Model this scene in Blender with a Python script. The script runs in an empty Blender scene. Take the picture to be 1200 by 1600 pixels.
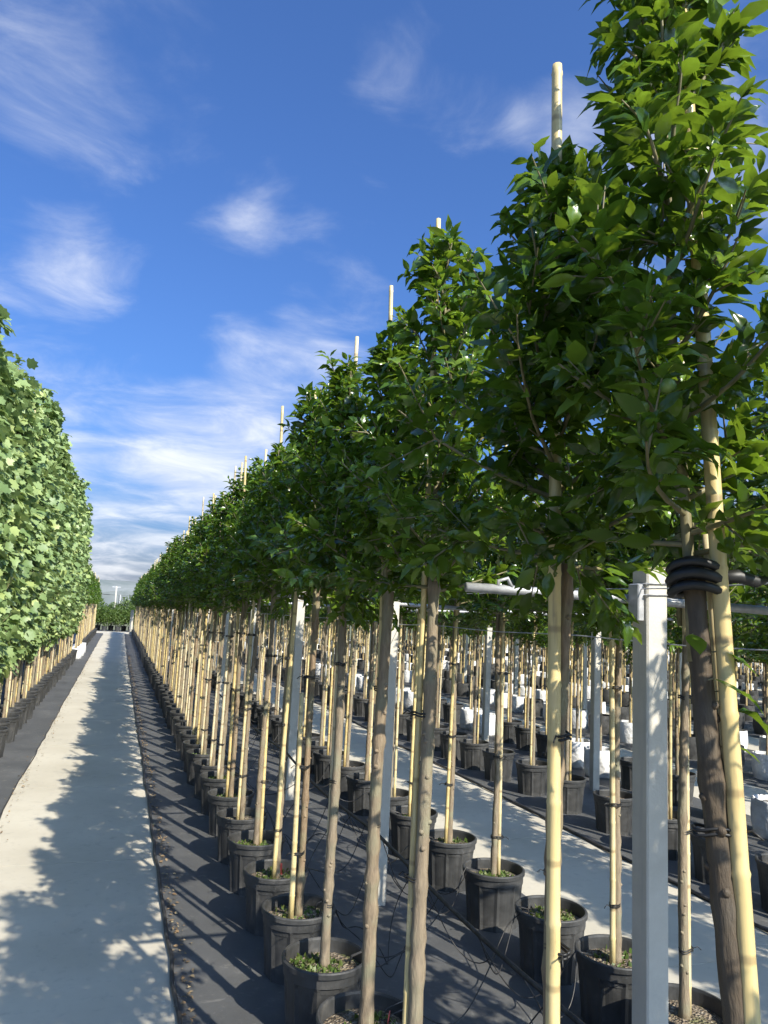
import bpy, math, random
import numpy as np
from mathutils import Matrix, Vector
rng = np.random.default_rng(7)
random.seed(7)
S = bpy.context.scene
C = S.collection

# ------------------------------------------------------------------ camera
CAM_H, YAW, PITCH, ROLL = 1.9, math.radians(18.80), math.radians(7.865), math.radians(2.8)
Fw = np.array([math.sin(YAW)*math.cos(PITCH), math.cos(YAW)*math.cos(PITCH), math.sin(PITCH)])
Rt = np.array([math.cos(YAW), -math.sin(YAW), 0.0])
Up = np.cross(Rt, Fw)
cX = Rt*math.cos(ROLL)+Up*math.sin(ROLL)
cY = -Rt*math.sin(ROLL)+Up*math.cos(ROLL)
cam_d = bpy.data.cameras.new('camera')
cam = bpy.data.objects.new('camera', cam_d); C.objects.link(cam)
cam.matrix_world = Matrix(((cX[0], cY[0], -Fw[0], 0), (cX[1], cY[1], -Fw[1], 0), (cX[2], cY[2], -Fw[2], CAM_H), (0, 0, 0, 1)))
cam_d.sensor_fit = 'HORIZONTAL'; cam_d.sensor_width = 36; cam_d.lens = 35.4
cam_d.clip_start = 0.05; cam_d.clip_end = 6000
S.camera = cam

# ------------------------------------------------------------------ sun, sky, exposure
SUN_AZ = math.radians(160.6); SUN_EL = math.radians(38)
to_sun = Vector((math.sin(SUN_AZ)*math.cos(SUN_EL), math.cos(SUN_AZ)*math.cos(SUN_EL), math.sin(SUN_EL)))
sun_d = bpy.data.lights.new('sun', 'SUN'); sun_d.energy = 4.8; sun_d.angle = math.radians(0.5); sun_d.color = (1.0, 0.93, 0.80)
sun = bpy.data.objects.new('sun', sun_d); C.objects.link(sun)
sun.rotation_euler = to_sun.to_track_quat('Z', 'Y').to_euler(); sun.location = (10, -30, 30)
S.view_settings.view_transform = 'Standard'; S.view_settings.look = 'None'
S.view_settings.gamma = 1; S.view_settings.exposure = 0.85; S.view_settings.use_curve_mapping = False

W = bpy.data.worlds.new('World'); S.world = W; W.use_nodes = True
nt = W.node_tree; nt.nodes.clear()
def N(t, **kw):
    n = nt.nodes.new(t)
    for k, v in kw.items(): setattr(n, k, v)
    return n
def L(a, b): nt.links.new(a, b)
def mth(op, a, b=None, c=None, clamp=False):
    n = N('ShaderNodeMath', operation=op); n.use_clamp = clamp
    for i, v in enumerate((a, b, c)):
        if v is None: continue
        if isinstance(v, (int, float)): n.inputs[i].default_value = v
        else: L(v, n.inputs[i])
    return n.outputs[0]
def mapr(v, a, b, c=0.0, d=1.0, smooth=True):
    n = N('ShaderNodeMapRange'); n.interpolation_type = 'SMOOTHSTEP' if smooth else 'LINEAR'; n.clamp = True
    L(v, n.inputs[0]); n.inputs[1].default_value = a; n.inputs[2].default_value = b; n.inputs[3].default_value = c; n.inputs[4].default_value = d
    return n.outputs[0]
def mixc(f, a, b, mode='MIX'):
    n = N('ShaderNodeMix', data_type='RGBA', blend_type=mode)
    if isinstance(f, (int, float)): n.inputs[0].default_value = f
    else: L(f, n.inputs[0])
    for i, v in ((6, a), (7, b)):
        if isinstance(v, tuple): n.inputs[i].default_value = (*v, 1) if len(v) == 3 else v
        else: L(v, n.inputs[i])
    return n.outputs[2]
def noise(vec, scale, detail=4, rough=.5, dist=0.0):
    n = N('ShaderNodeTexNoise'); n.inputs['Scale'].default_value = scale; n.inputs['Detail'].default_value = detail
    n.inputs['Roughness'].default_value = rough; n.inputs['Distortion'].default_value = dist
    if vec is not None: L(vec, n.inputs['Vector'])
    return n.outputs['Fac']
sky = N('ShaderNodeTexSky', sky_type='NISHITA', sun_disc=False)
sky.sun_elevation = SUN_EL; sky.sun_rotation = SUN_AZ; sky.altitude = 0; sky.air_density = 1.0; sky.dust_density = 4.5; sky.ozone_density = 2.5
skyc = mixc(1.0, sky.outputs[0], (0.40, 0.64, 1.03), 'MULTIPLY')
tc = N('ShaderNodeTexCoord'); sep = N('ShaderNodeSeparateXYZ'); L(tc.outputs['Generated'], sep.inputs[0])
zc = mth('MAXIMUM', sep.outputs[2], 0.0)
den = mth('ADD', zc, 0.22)
comb = N('ShaderNodeCombineXYZ'); L(mth('DIVIDE', sep.outputs[0], den), comb.inputs[0]); L(mth('DIVIDE', sep.outputs[1], den), comb.inputs[1])
mp = N('ShaderNodeMapping'); L(comb.outputs[0], mp.inputs[0]); mp.inputs['Rotation'].default_value = (0, 0, 0.35); mp.inputs['Scale'].default_value = (1.0, 1.35, 1); mp.inputs['Location'].default_value = (3.1, 1.7, 0)
big = noise(mp.outputs[0], 0.9, 4, .5, .4)
wisp = noise(mp.outputs[0], 3.4, 9, .60, .5)
# coverage: thin wisps high up, more cloud towards the horizon all the way round
cover = mth('ADD', mth('MULTIPLY', mapr(zc, 0.0, 0.36), -0.27), 0.21)
dens = mth('ADD', mth('ADD', mth('MULTIPLY', big, 0.75), mth('MULTIPLY', wisp, 0.60)), cover)
def bank(az, el, sig, amt):
    # a cloud bank standing in one direction of the sky
    d = (math.sin(az)*math.cos(el), math.cos(az)*math.cos(el), math.sin(el))
    vm = N('ShaderNodeVectorMath', operation='DOT_PRODUCT'); L(tc.outputs['Generated'], vm.inputs[0]); vm.inputs[1].default_value = d
    return mth('MULTIPLY', mapr(vm.outputs['Value'], math.cos(sig), 1.0), amt)
BANKS = [(-8.6, 19.5, 9.2, 0.165), (5.2, 14.5, 8.6, 0.205), (10.3, 17.4, 8.0, 0.205), (15.6, 21.1, 6.9, 0.235), (6.4, 23.8, 6.3, 0.125), (-5.7, 37.6, 11.5, 0.235), (40.4, 31.0, 12.6, 0.195), (-1.1, 8.3, 11.5, 0.135), (5.4, 31.2, 5.2, 0.12), (14.5, 28.9, 5.2, 0.11), (-3.5, 23.5, 5.7, 0.13), (16.7, 38.8, 5.2, 0.10), (9.5, 27.4, 4.6, 0.10), (24.6, 35.7, 4.6, 0.135), (30.8, 35.1, 4.0, 0.135)]   # compass bearing, height, spread in degrees, thickness
for az_, el_, sg, am in BANKS: dens = mth('ADD', dens, bank(math.radians(az_), math.radians(el_), math.radians(sg), am))
cl = mapr(dens, 0.70, 1.16)
cl = mth('MULTIPLY', cl, 0.82)
cloudc = mixc(mapr(wisp, .4, .7), (3.6, 3.9, 4.6), (5.0, 5.1, 5.3))
final = mixc(cl, skyc, cloudc)
bg = N('ShaderNodeBackground'); bg.inputs[1].default_value = 0.125; L(final, bg.inputs[0])
wo = N('ShaderNodeOutputWorld'); L(bg.outputs[0], wo.inputs[0])

# ------------------------------------------------------------------ materials
def mat(name):
    global nt
    m = bpy.data.materials.new(name); m.use_nodes = True; nt = m.node_tree; nt.nodes.clear()
    out = N('ShaderNodeOutputMaterial'); p = N('ShaderNodeBsdfPrincipled'); L(p.outputs[0], out.inputs[0])
    return m, p, out
def setp(p, **kw):
    for k, v in kw.items():
        k = k.replace('_', ' ')
        if isinstance(v, tuple): p.inputs[k].default_value = (*v, 1) if len(v) == 3 else v
        elif isinstance(v, (int, float)): p.inputs[k].default_value = v
        else: L(v, p.inputs[k])
def ramp(f, stops):
    n = N('ShaderNodeValToRGB'); e = n.color_ramp.elements
    while len(e) < len(stops): e.new(0.5)
    for el, (pos, c) in zip(e, stops): el.position = pos; el.color = (*c, 1)
    L(f, n.inputs[0]); return n.outputs[0]
def bump(p, h, strength=.4, dist=.01):
    b = N('ShaderNodeBump'); b.inputs['Strength'].default_value = strength; b.inputs['Distance'].default_value = dist
    L(h, b.inputs['Height']); L(b.outputs[0], p.inputs['Normal'])
def objco(): return N('ShaderNodeTexCoord').outputs['Object']
def worldco(): return N('ShaderNodeNewGeometry').outputs['Position']
M = {}
def leafmat(key, cols, trans, tcol, rough):
    m, p, out = mat(key)
    g = N('ShaderNodeNewGeometry'); oi = N('ShaderNodeObjectInfo')
    r = mth('FRACT', mth('ADD', g.outputs['Random Per Island'], oi.outputs['Random']))
    c = ramp(r, cols)
    n = noise(objco(), 60, 2)
    c = mixc(mth('MULTIPLY', n, .35), c, tuple(x*.55 for x in cols[1][1]))
    setp(p, Base_Color=c, Roughness=rough, Specular_IOR_Level=.55)
    t = N('ShaderNodeBsdfTranslucent')
    L(mixc(.6, c, tcol), t.inputs[0])
    mx = N('ShaderNodeMixShader'); mx.inputs[0].default_value = trans
    L(p.outputs[0], mx.inputs[1]); L(t.outputs[0], mx.inputs[2]); L(mx.outputs[0], out.inputs[0])
    M[key] = m
leafmat('apple_leaf', [(0, (.022, .052, .008)), (.40, (.046, .100, .011)), (.75, (.095, .175, .017)), (1, (.19, .29, .035))], .32, (.34, .50, .03), .24)
leafmat('column_leaf', [(0, (.13, .205, .07)), (.40, (.22, .315, .115)), (.75, (.31, .405, .16)), (1, (.40, .47, .15))], .28, (.34, .46, .12), .5)
leafmat('shrub_leaf', [(0, (.04, .085, .012)), (.5, (.075, .13, .02)), (1, (.12, .17, .03))], .25, (.2, .3, .04), .5)
leafmat('weed_leaf', [(0, (.06, .10, .02)), (.5, (.09, .15, .03)), (1, (.16, .18, .05))], .25, (.2, .3, .04), .5)
leafmat('dry_leaf', [(0, (.16, .10, .05)), (.5, (.25, .17, .09)), (1, (.33, .27, .16))], .1, (.3, .2, .1), .7)

m, p, o = mat('bark'); co = objco()
mpn = N('ShaderNodeMapping'); L(co, mpn.inputs[0]); mpn.inputs['Scale'].default_value = (1, 1, .22)
oi = N('ShaderNodeObjectInfo'); n1 = noise(mpn.outputs[0], 70, 5, .6); n2 = noise(co, 7, 3)
c = ramp(n1, [(.25, (.10, .065, .038)), (.5, (.20, .140, .082)), (.75, (.30, .225, .14))])
c = mixc(mapr(n2, .45, .7), c, (.20, .19, .11))
c = mixc(mth('MULTIPLY', oi.outputs['Random'], .5), c, (.23, .21, .16))
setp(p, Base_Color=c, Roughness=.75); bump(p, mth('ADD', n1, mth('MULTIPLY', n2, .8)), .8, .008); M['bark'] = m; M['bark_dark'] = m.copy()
for nd in M['bark_dark'].node_tree.nodes:  # bark copy darkened to paint in the shade on the nearest trunk
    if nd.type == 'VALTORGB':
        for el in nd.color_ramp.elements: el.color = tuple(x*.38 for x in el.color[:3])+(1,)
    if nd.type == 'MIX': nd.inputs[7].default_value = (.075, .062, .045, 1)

m, p, o = mat('twig'); setp(p, Base_Color=ramp(noise(objco(), 30, 3), [(.3, (.13, .12, .06)), (.7, (.24, .21, .11))]), Roughness=.6); M['twig'] = m

m, p, o = mat('bamboo'); co = objco(); oi = N('ShaderNodeObjectInfo')
mpn = N('ShaderNodeMapping'); L(co, mpn.inputs[0]); mpn.inputs['Scale'].default_value = (1, 1, .08)
n1 = noise(mpn.outputs[0], 60, 4, .6); n2 = noise(co, 4, 4, .6)
c = ramp(mth('ADD', mth('MULTIPLY', n2, .55), mth('MULTIPLY', oi.outputs['Random'], .45)), [(.2, (.48, .36, .15)), (.45, (.60, .48, .22)), (.65, (.56, .48, .31)), (.85, (.44, .40, .30))])
c = mixc(mth('MULTIPLY', mapr(n1, .48, .70), .6), c, (.27, .20, .10))
st = noise(co, 11, 5, .7); c = mixc(mth('MULTIPLY', mapr(st, .58, .70), .5), c, (.22, .18, .11))
sp = N('ShaderNodeSeparateXYZ'); L(co, sp.inputs[0])
fr = mth('ABSOLUTE', mth('SUBTRACT', mth('FRACT', mth('DIVIDE', sp.outputs[2], .27)), .5))
c = mixc(mth('MULTIPLY', mapr(fr, .455, .49), .6), c, (.20, .14, .07))
setp(p, Base_Color=c, Roughness=.42); bump(p, n1, .25, .003); M['bamboo'] = m

m, p, o = mat('pot_plastic'); co = objco(); n1 = noise(co, 9, 5, .65); n2 = noise(co, 60, 3)
c = ramp(n1, [(.35, (.030, .031, .031)), (.58, (.050, .050, .049)), (.78, (.105, .10, .09))])
setp(p, Base_Color=c, Roughness=mapr(n1, .3, .8, .42, .75)); bump(p, n2, .12, .002); M['pot'] = m

m, p, o = mat('bag_fabric'); co = objco(); n1 = noise(co, 5, 4, .6); n2 = noise(co, 22, 4)
setp(p, Base_Color=ramp(n1, [(.3, (.50, .50, .50)), (.6, (.74, .74, .73)), (.8, (.80, .80, .79))]), Roughness=.8); bump(p, n2, .6, .02); M['bag'] = m

m, p, o = mat('potting_soil'); co = worldco(); v = N('ShaderNodeTexVoronoi'); v.inputs['Scale'].default_value = 75; L(co, v.inputs['Vector'])
n1 = noise(co, 7, 4, .6)
c = ramp(v.outputs['Color'], [(.1, (.06, .045, .03)), (.45, (.17, .13, .085)), (.75, (.27, .22, .16)), (.95, (.40, .35, .27))])
c = mixc(mapr(n1, .5, .68), c, (.12, .14, .045))
setp(p, Base_Color=c, Roughness=.95); bump(p, v.outputs['Distance'], 1.0, .02); M['soil'] = m

m, p, o = mat('concrete_path'); co = worldco(); n1 = noise(co, .9, 6, .6); n2 = noise(co, 14, 6, .7); n3 = noise(co, 160, 3)
c = ramp(n1, [(.3, (.43, .39, .305)), (.5, (.495, .453, .362)), (.72, (.55, .51, .415))])
c = mixc(mth('MULTIPLY', mapr(n2, .52, .72), .45), c, (.33, .31, .265))
c = mixc(mth('MULTIPLY', n3, .22), c, (.30, .29, .26))
st = noise(co, 2.3, 5, .7, 1.2); c = mixc(mth('MULTIPLY', mapr(st, .60, .68), .28), c, (.27, .25, .215))
oi = N('ShaderNodeObjectInfo'); c = mixc(mth('MULTIPLY', oi.outputs['Random'], .16), c, (.34, .33, .30))
setp(p, Base_Color=c, Roughness=.85); bump(p, mth('ADD', n2, mth('MULTIPLY', n3, .4)), .35, .004); M['concrete'] = m

m, p, o = mat('post_concrete'); co = objco(); n1 = noise(co, 6, 6, .65); n2 = noise(co, 120, 4)
mpn = N('ShaderNodeMapping'); L(co, mpn.inputs[0]); mpn.inputs['Scale'].default_value = (9, 9, .6); n4 = noise(mpn.outputs[0], 2.0, 4)
c = ramp(n1, [(.3, (.46, .43, .36)), (.7, (.58, .545, .465))])
c = mixc(mth('MULTIPLY', mapr(n4, .52, .75), .5), c, (.33, .335, .32)); c = mixc(mth('MULTIPLY', n2, .2), c, (.36, .36, .35))
setp(p, Base_Color=c, Roughness=.85); bump(p, n2, .3, .003); M['post'] = m

m, p, o = mat('weed_cloth'); co = worldco(); n1 = noise(co, 1.3, 6, .65); n2 = noise(co, 11, 6, .7)
wv = N('ShaderNodeTexWave'); wv.inputs['Scale'].default_value = 55; L(co, wv.inputs['Vector']); wv.bands_direction = 'X'
wv2 = N('ShaderNodeTexWave'); wv2.inputs['Scale'].default_value = 55; L(co, wv2.inputs['Vector']); wv2.bands_direction = 'Y'
c = ramp(n1, [(.3, (.058, .060, .062)), (.55, (.085, .087, .088)), (.8, (.13, .13, .128))])
c = mixc(mth('MULTIPLY', mapr(n2, .55, .75), .55), c, (.20, .19, .17))
n5 = noise(co, 3.6, 5, .7, 1.5); c = mixc(mth('MULTIPLY', mapr(n5, .62, .66), .35), c, (.22, .215, .20))
setp(p, Base_Color=c, Roughness=.62, Specular_IOR_Level=.4)
bump(p, mth('ADD', mth('ADD', wv.outputs['Fac'], wv2.outputs['Fac']), mth('MULTIPLY', n2, 3)), .25, .003); M['cloth'] = m

m, p, o = mat('ground_soil'); co = worldco(); n1 = noise(co, .05, 6, .6); n2 = noise(co, 3, 5)
setp(p, Base_Color=mixc(mth('MULTIPLY', n2, .4), ramp(n1, [(.3, (.16, .145, .10)), (.6, (.13, .15, .06))]), (.09, .08, .055)), Roughness=.95); M['ground'] = m

m, p, o = mat('hill_cover'); co = worldco(); n1 = noise(co, .012, 6, .65)
setp(p, Base_Color=ramp(n1, [(.35, (.10, .13, .12)), (.55, (.17, .19, .18)), (.75, (.24, .25, .25))]), Roughness=1); M['hill'] = m

m, p, o = mat('black_rubber'); setp(p, Base_Color=(.014, .014, .014), Roughness=.5); M['rubber'] = m
m, p, o = mat('black_hose'); n1 = noise(objco(), 25, 4); setp(p, Base_Color=ramp(n1, [(.4, (.016, .016, .017)), (.75, (.07, .065, .06))]), Roughness=.5); M['hose'] = m
m, p, o = mat('galvanised_steel'); n1 = noise(objco(), 30, 4); setp(p, Base_Color=ramp(n1, [(.3, (.30, .305, .31)), (.7, (.46, .465, .47))]), Roughness=.5, Metallic=.3); M['steel'] = m
m, p, o = mat('red_tag'); setp(p, Base_Color=(.55, .10, .09), Roughness=.5); M['tag'] = m
m, p, o = mat('green_fruit'); setp(p, Base_Color=ramp(noise(objco(), 20, 2), [(.3, (.12, .20, .04)), (.7, (.20, .29, .07))]), Roughness=.35); M['fruit'] = m
m, p, o = mat('net_grey'); setp(p, Base_Color=ramp(noise(worldco(), .3, 4), [(.3, (.10, .12, .125)), (.7, (.17, .19, .195))]), Roughness=.7); M['net'] = m

# ------------------------------------------------------------------ mesh helpers
def mesh(name, v, f, mats, smooth=False, mi=None):
    me = bpy.data.meshes.new(name)
    if isinstance(f, np.ndarray):
        v = np.ascontiguousarray(v, dtype=np.float32); nf, k = f.shape
        me.vertices.add(len(v)); me.vertices.foreach_set('co', v.ravel())
        me.loops.add(nf*k); me.loops.foreach_set('vertex_index', f.astype(np.int32).ravel())
        me.polygons.add(nf); me.polygons.foreach_set('loop_start', np.arange(0, nf*k, k, dtype=np.int32))
        me.update(calc_edges=True)
    else:
        me.from_pydata([tuple(x) for x in v], [], f); me.update()
    for mm in (mats if isinstance(mats, (list, tuple)) else [mats]): me.materials.append(M[mm])
    if mi is not None: me.polygons.foreach_set('material_index', np.asarray(mi, dtype=np.int32))
    if smooth: me.polygons.foreach_set('use_smooth', np.ones(len(me.polygons), dtype=bool))
    return me
def obj(name, me, parent=None, loc=None, rot=None, scale=None):
    o = bpy.data.objects.new(name, me); C.objects.link(o)
    if parent is not None: o.parent = parent
    if loc is not None: o.location = loc
    if rot is not None: o.rotation_euler = rot
    if scale is not None: o.scale = scale
    return o
def tag(o, label, cat, group=None):
    o['label'] = label; o['category'] = cat
    if group: o['group'] = group
    return o
def struct(o, label=None):
    o['kind'] = 'structure'
    if label: o['label'] = label
    return o
class MB:
    def __init__(s): s.v = []; s.f = []; s.n = 0
    def add(s, v, f):
        v = [tuple(map(float, x)) for x in v]; s.v += v; s.f += [tuple(i+s.n for i in q) for q in f]; s.n += len(v)
    def tube(s, pts, rad, n=8, cap=True, wob=None):
        pts = np.asarray(pts, float); k = len(pts); rad = np.broadcast_to(np.asarray(rad, float), (k,))
        t = np.gradient(pts, axis=0); t /= np.linalg.norm(t, axis=1)[:, None]+1e-12
        ref = np.array([1, 0, 0]) if abs(t[0][0]) < .8 else np.array([0, 1, 0])
        V = []
        a = ref - t[0]*(ref@t[0]); a /= np.linalg.norm(a)
        ang = np.arange(n)*2*math.pi/n
        for i in range(k):
            a = a - t[i]*(a@t[i]); a /= np.linalg.norm(a); b = np.cross(t[i], a)
            rr = rad[i]*(1 if wob is None else wob[i])
            V.append(pts[i]+np.outer(np.cos(ang)*rr, a)+np.outer(np.sin(ang)*rr, b))
        V = np.concatenate(V); F = []
        for i in range(k-1):
            for j in range(n):
                j2 = (j+1) % n; F.append((i*n+j, i*n+j2, (i+1)*n+j2, (i+1)*n+j))
        if cap: F.append(tuple(range(n-1, -1, -1))); F.append(tuple(range((k-1)*n, k*n)))
        s.add(V, F)
    def box(s, x0, x1, y0, y1, z0, z1, bev=0):
        if bev <= 0:
            v = [(x0, y0, z0), (x1, y0, z0), (x1, y1, z0), (x0, y1, z0), (x0, y0, z1), (x1, y0, z1), (x1, y1, z1), (x0, y1, z1)]
            s.add(v, [(3, 2, 1, 0), (4, 5, 6, 7), (0, 1, 5, 4), (1, 2, 6, 5), (2, 3, 7, 6), (3, 0, 4, 7)])
        else:
            ring = lambda d: [(x0+d, y0, 0), (x1-d, y0, 0), (x1, y0+d, 0), (x1, y1-d, 0), (x1-d, y1, 0), (x0+d, y1, 0), (x0, y1-d, 0), (x0, y0+d, 0)]
            r = ring(bev); cx, cy = (x0+x1)/2, (y0+y1)/2; V = []
            for zz, sc in ((z0, 1), (z1-bev, 1), (z1, 1-2*bev/(x1-x0))):
                V += [(cx+(a-cx)*sc, cy+(b-cy)*sc, zz) for a, b, _ in r]
            F = [tuple(range(7, -1, -1)), tuple(range(16, 24))]
            for i in range(2):
                for j in range(8): F.append((i*8+j, i*8+(j+1) % 8, (i+1)*8+(j+1) % 8, (i+1)*8+j))
            s.add(V, F)
    def lathe(s, prof, n=32, flute=None, cap=True):
        V = []; F = []
        for i, (r, z) in enumerate(prof):
            for j in range(n):
                a = j*2*math.pi/n; rr = r if flute is None else r+flute(i, j)
                V.append((rr*math.cos(a), rr*math.sin(a), z))
        for i in range(len(prof)-1):
            for j in range(n):
                j2 = (j+1) % n; F.append((i*n+j, i*n+j2, (i+1)*n+j2, (i+1)*n+j))
        if cap: F.append(tuple(range(n-1, -1, -1)))
        s.add(V, F)
    def mesh(s, name, mats, smooth=False): return mesh(name, s.v, s.f, mats, smooth)

# leaf templates: x across, y along the leaf, z up
def ovate(hw=.245, fold=.11, droop=.34, tip=.10):
    t = [0, .16, .42, .72, 1.0]; w = [0, .62, 1.0, .66, 0]
    mid = [(0, a, -droop*a*a+.12*a) for a in t]
    lf = [(-hw*w[i], t[i]+.02, -droop*t[i]**2+.12*t[i]+fold*w[i]) for i in (1, 2, 3)]
    rt = [(hw*w[i], t[i]+.02, -droop*t[i]**2+.12*t[i]+fold*w[i]) for i in (1, 2, 3)]
    v = mid+lf+rt
    tri = [(0, 1, 5), (1, 2, 6), (1, 6, 5), (2, 3, 7), (2, 7, 6), (3, 4, 7), (1, 0, 8), (2, 1, 9), (1, 8, 9), (3, 2, 10), (2, 9, 10), (4, 3, 10)]
    return np.array(v), np.array(tri)
def ovate_fine(hw=.235, fold=.10, droop=.42):
    # finer leaf: eight stations, two strips a side, wavy finely toothed edge
    t = np.array([0, .08, .2, .36, .52, .68, .84, 1.0]); w = np.array([.02, .40, .78, 1.0, .95, .70, .36, .0])
    v = []; idx = []
    for i, (a, b) in enumerate(zip(t, w)):
        zc = -droop*a*a+.13*a
        for q in (-1, -.5, 0, .5, 1):
            wave = .035*math.sin(i*2.3+q*2)*abs(q)
            v.append((hw*b*q*(1+(.05 if i % 2 else -.03)*(abs(q) == 1)), a+.03*abs(q)*b, zc+fold*b*(abs(q)**.8)-.05*b*abs(q)**3+wave*b))
    tri = []
    for i in range(7):
        for k in range(4):
            a, b, c, d = i*5+k, i*5+k+1, (i+1)*5+k+1, (i+1)*5+k
            tri += [(a, b, c), (a, c, d)]
    return np.array(v), np.array(tri)
def lobed():
    out = [(0, 0), (.26, -.02), (.50, .16), (.40, .36), (.54, .60), (.30, .70), (.20, .98), (0, .84), (-.20, .98), (-.30, .70), (-.54, .60), (-.40, .36), (-.50, .16), (-.26, -.02)]
    v = [(0, .42, 0.02)]+[(x, y, .16*abs(x)-.25*(y-.2)**2) for x, y in out]
    k = len(out); tri = [(0, 1+(i+1) % k, 1+i) for i in range(k)]
    return np.array(v), np.array(tri)
def narrow(): return ovate(.30, .06, .2)
LEAF = {'apple': ovate(), 'apple_fine': ovate_fine(), 'column': lobed(), 'shrub': narrow()}
def frames(D, Nn):
    # D directions, Nn approx normals -> (n,3,3) columns x,y,z
    D = D/np.linalg.norm(D, axis=1)[:, None]
    X = np.cross(D, Nn); X /= np.linalg.norm(X, axis=1)[:, None]+1e-9
    Z = np.cross(X, D)
    return np.stack([X, D, Z], axis=2)
def leaves_mesh(name, kind, P, Fm, sz, matn):
    v, t = LEAF[kind]; n = len(P); k = len(v)
    asp = rng.uniform(.82, 1.18, n); cur = rng.uniform(.2, 2.1, n)
    vv = np.broadcast_to(v, (n, k, 3)).copy(); vv[:, :, 0] *= asp[:, None]; vv[:, :, 2] *= cur[:, None]
    V = np.einsum('nij,nkj->nki', Fm, vv)*sz[:, None, None]+P[:, None, :]
    T = (t[None]+(np.arange(n)*k)[:, None, None]).reshape(-1, 3)
    return mesh(name, V.reshape(-1, 3), T, matn, smooth=True)

# ------------------------------------------------------------------ tree generators (local coordinates, stem at the origin)
def nrm(a): return a/np.linalg.norm(a)
def gen_apple(seed, z0=1.93, z1=3.16, nb=46, lmax=.46, leaf=.071, dense=1.0):
    r = np.random.default_rng(seed); MBb = MB(); P = []; D = []; Nn = []; Z = []
    def put(p, d, nn, s): P.append(p); D.append(d); Nn.append(nn); Z.append(s)
    bend = r.normal(0, .03, 2)
    def axis(z):
        q = max(0, z-1.7); return np.array([bend[0]*q+.012*math.sin(z*6+seed), bend[1]*q+.012*math.cos(z*5+seed), z])
    MBb.tube([axis(z) for z in np.linspace(1.85, z1, 10)], np.linspace(.013, .004, 10), 6)
    for i in range(nb):
        s = (i+r.uniform(-.4, .4))/nb; s = min(max(s, 0), 1); z = z0+(z1-z0-.1)*s**1.12
        a = i*2.4+r.uniform(-.5, .5)
        ln = lmax*(1-.66*s**1.1)*r.uniform(.62, 1.18)
        el = math.radians(8+44*s+r.uniform(-14, 16))
        d = np.array([math.cos(a)*math.cos(el), math.sin(a)*math.cos(el), math.sin(el)])
        p = axis(z); pts = [p.copy()]; k = 7
        for j in range(k):
            d = nrm(d+np.array([r.normal(0, .06), r.normal(0, .06), .07 if s > .2 else .02])); p = p+d*ln/k; pts.append(p.copy())
        MBb.tube(pts, np.linspace(.0065, .002, len(pts)), 5, cap=False)
        paths = [(pts, ln)]
        for q in range(int(r.integers(2, 5))):   # side twigs
            j = int(r.integers(1, k)); b0 = pts[j]; dd = nrm(np.array(pts[j+1] if j < k else pts[j])-pts[j-1])
            dd = nrm(dd+r.normal(0, .75, 3)+np.array([0, 0, .15])); l2 = ln*r.uniform(.25, .5)
            tw = [b0+dd*l2*u for u in np.linspace(0, 1, 4)]; MBb.tube(tw, np.linspace(.003, .0015, 4), 4, cap=False); paths.append((tw, l2))
        for pp, l in paths:
            pp = np.array(pp); n = max(3, int(l/.0155*dense)); az = r.uniform(0, 6.28)
            for u in np.linspace(.10, 1.0, n):
                x = u*(len(pp)-1); i0 = min(int(x), len(pp)-2); q = pp[i0]+(pp[i0+1]-pp[i0])*(x-i0); tdir = nrm(pp[i0+1]-pp[i0])
                az += 2.4; side = np.array([math.cos(az), math.sin(az), .15]); side = side-tdir*(side@tdir)
                ld = nrm(nrm(side)*.9+tdir*.7+np.array([0, 0, r.uniform(-.55, .2)]))
                nn = nrm(np.array([0, 0, 1.0])+r.normal(0, .58, 3)+np.array([q[0], q[1], 0])*.8)
                sz = leaf*r.uniform(.68, 1.14)*(1 if u < .85 else .8)
                put(q+ld*.012, ld, nn, sz)
        tipd = nrm(np.array(pts[-1])-pts[-2])
        for q in range(3): put(np.array(pts[-1]), nrm(tipd+r.normal(0, .4, 3)), nrm(np.array([0, 0, 1])+r.normal(0, .5, 3)), leaf*r.uniform(.5, .85))
    for q in range(26):
        z = z1-.30*r.random()**1.5; ld = nrm(np.array([*r.normal(0, 1, 2), r.uniform(-.1, 1.0)])); put(axis(z)+ld*.015, ld, nrm(np.array([0, 0, 1])+r.normal(0, .5, 3)), leaf*r.uniform(.5, .95))
    P = np.array(P); return MBb, P, frames(np.array(D), np.array(Nn)), np.array(Z)
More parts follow.
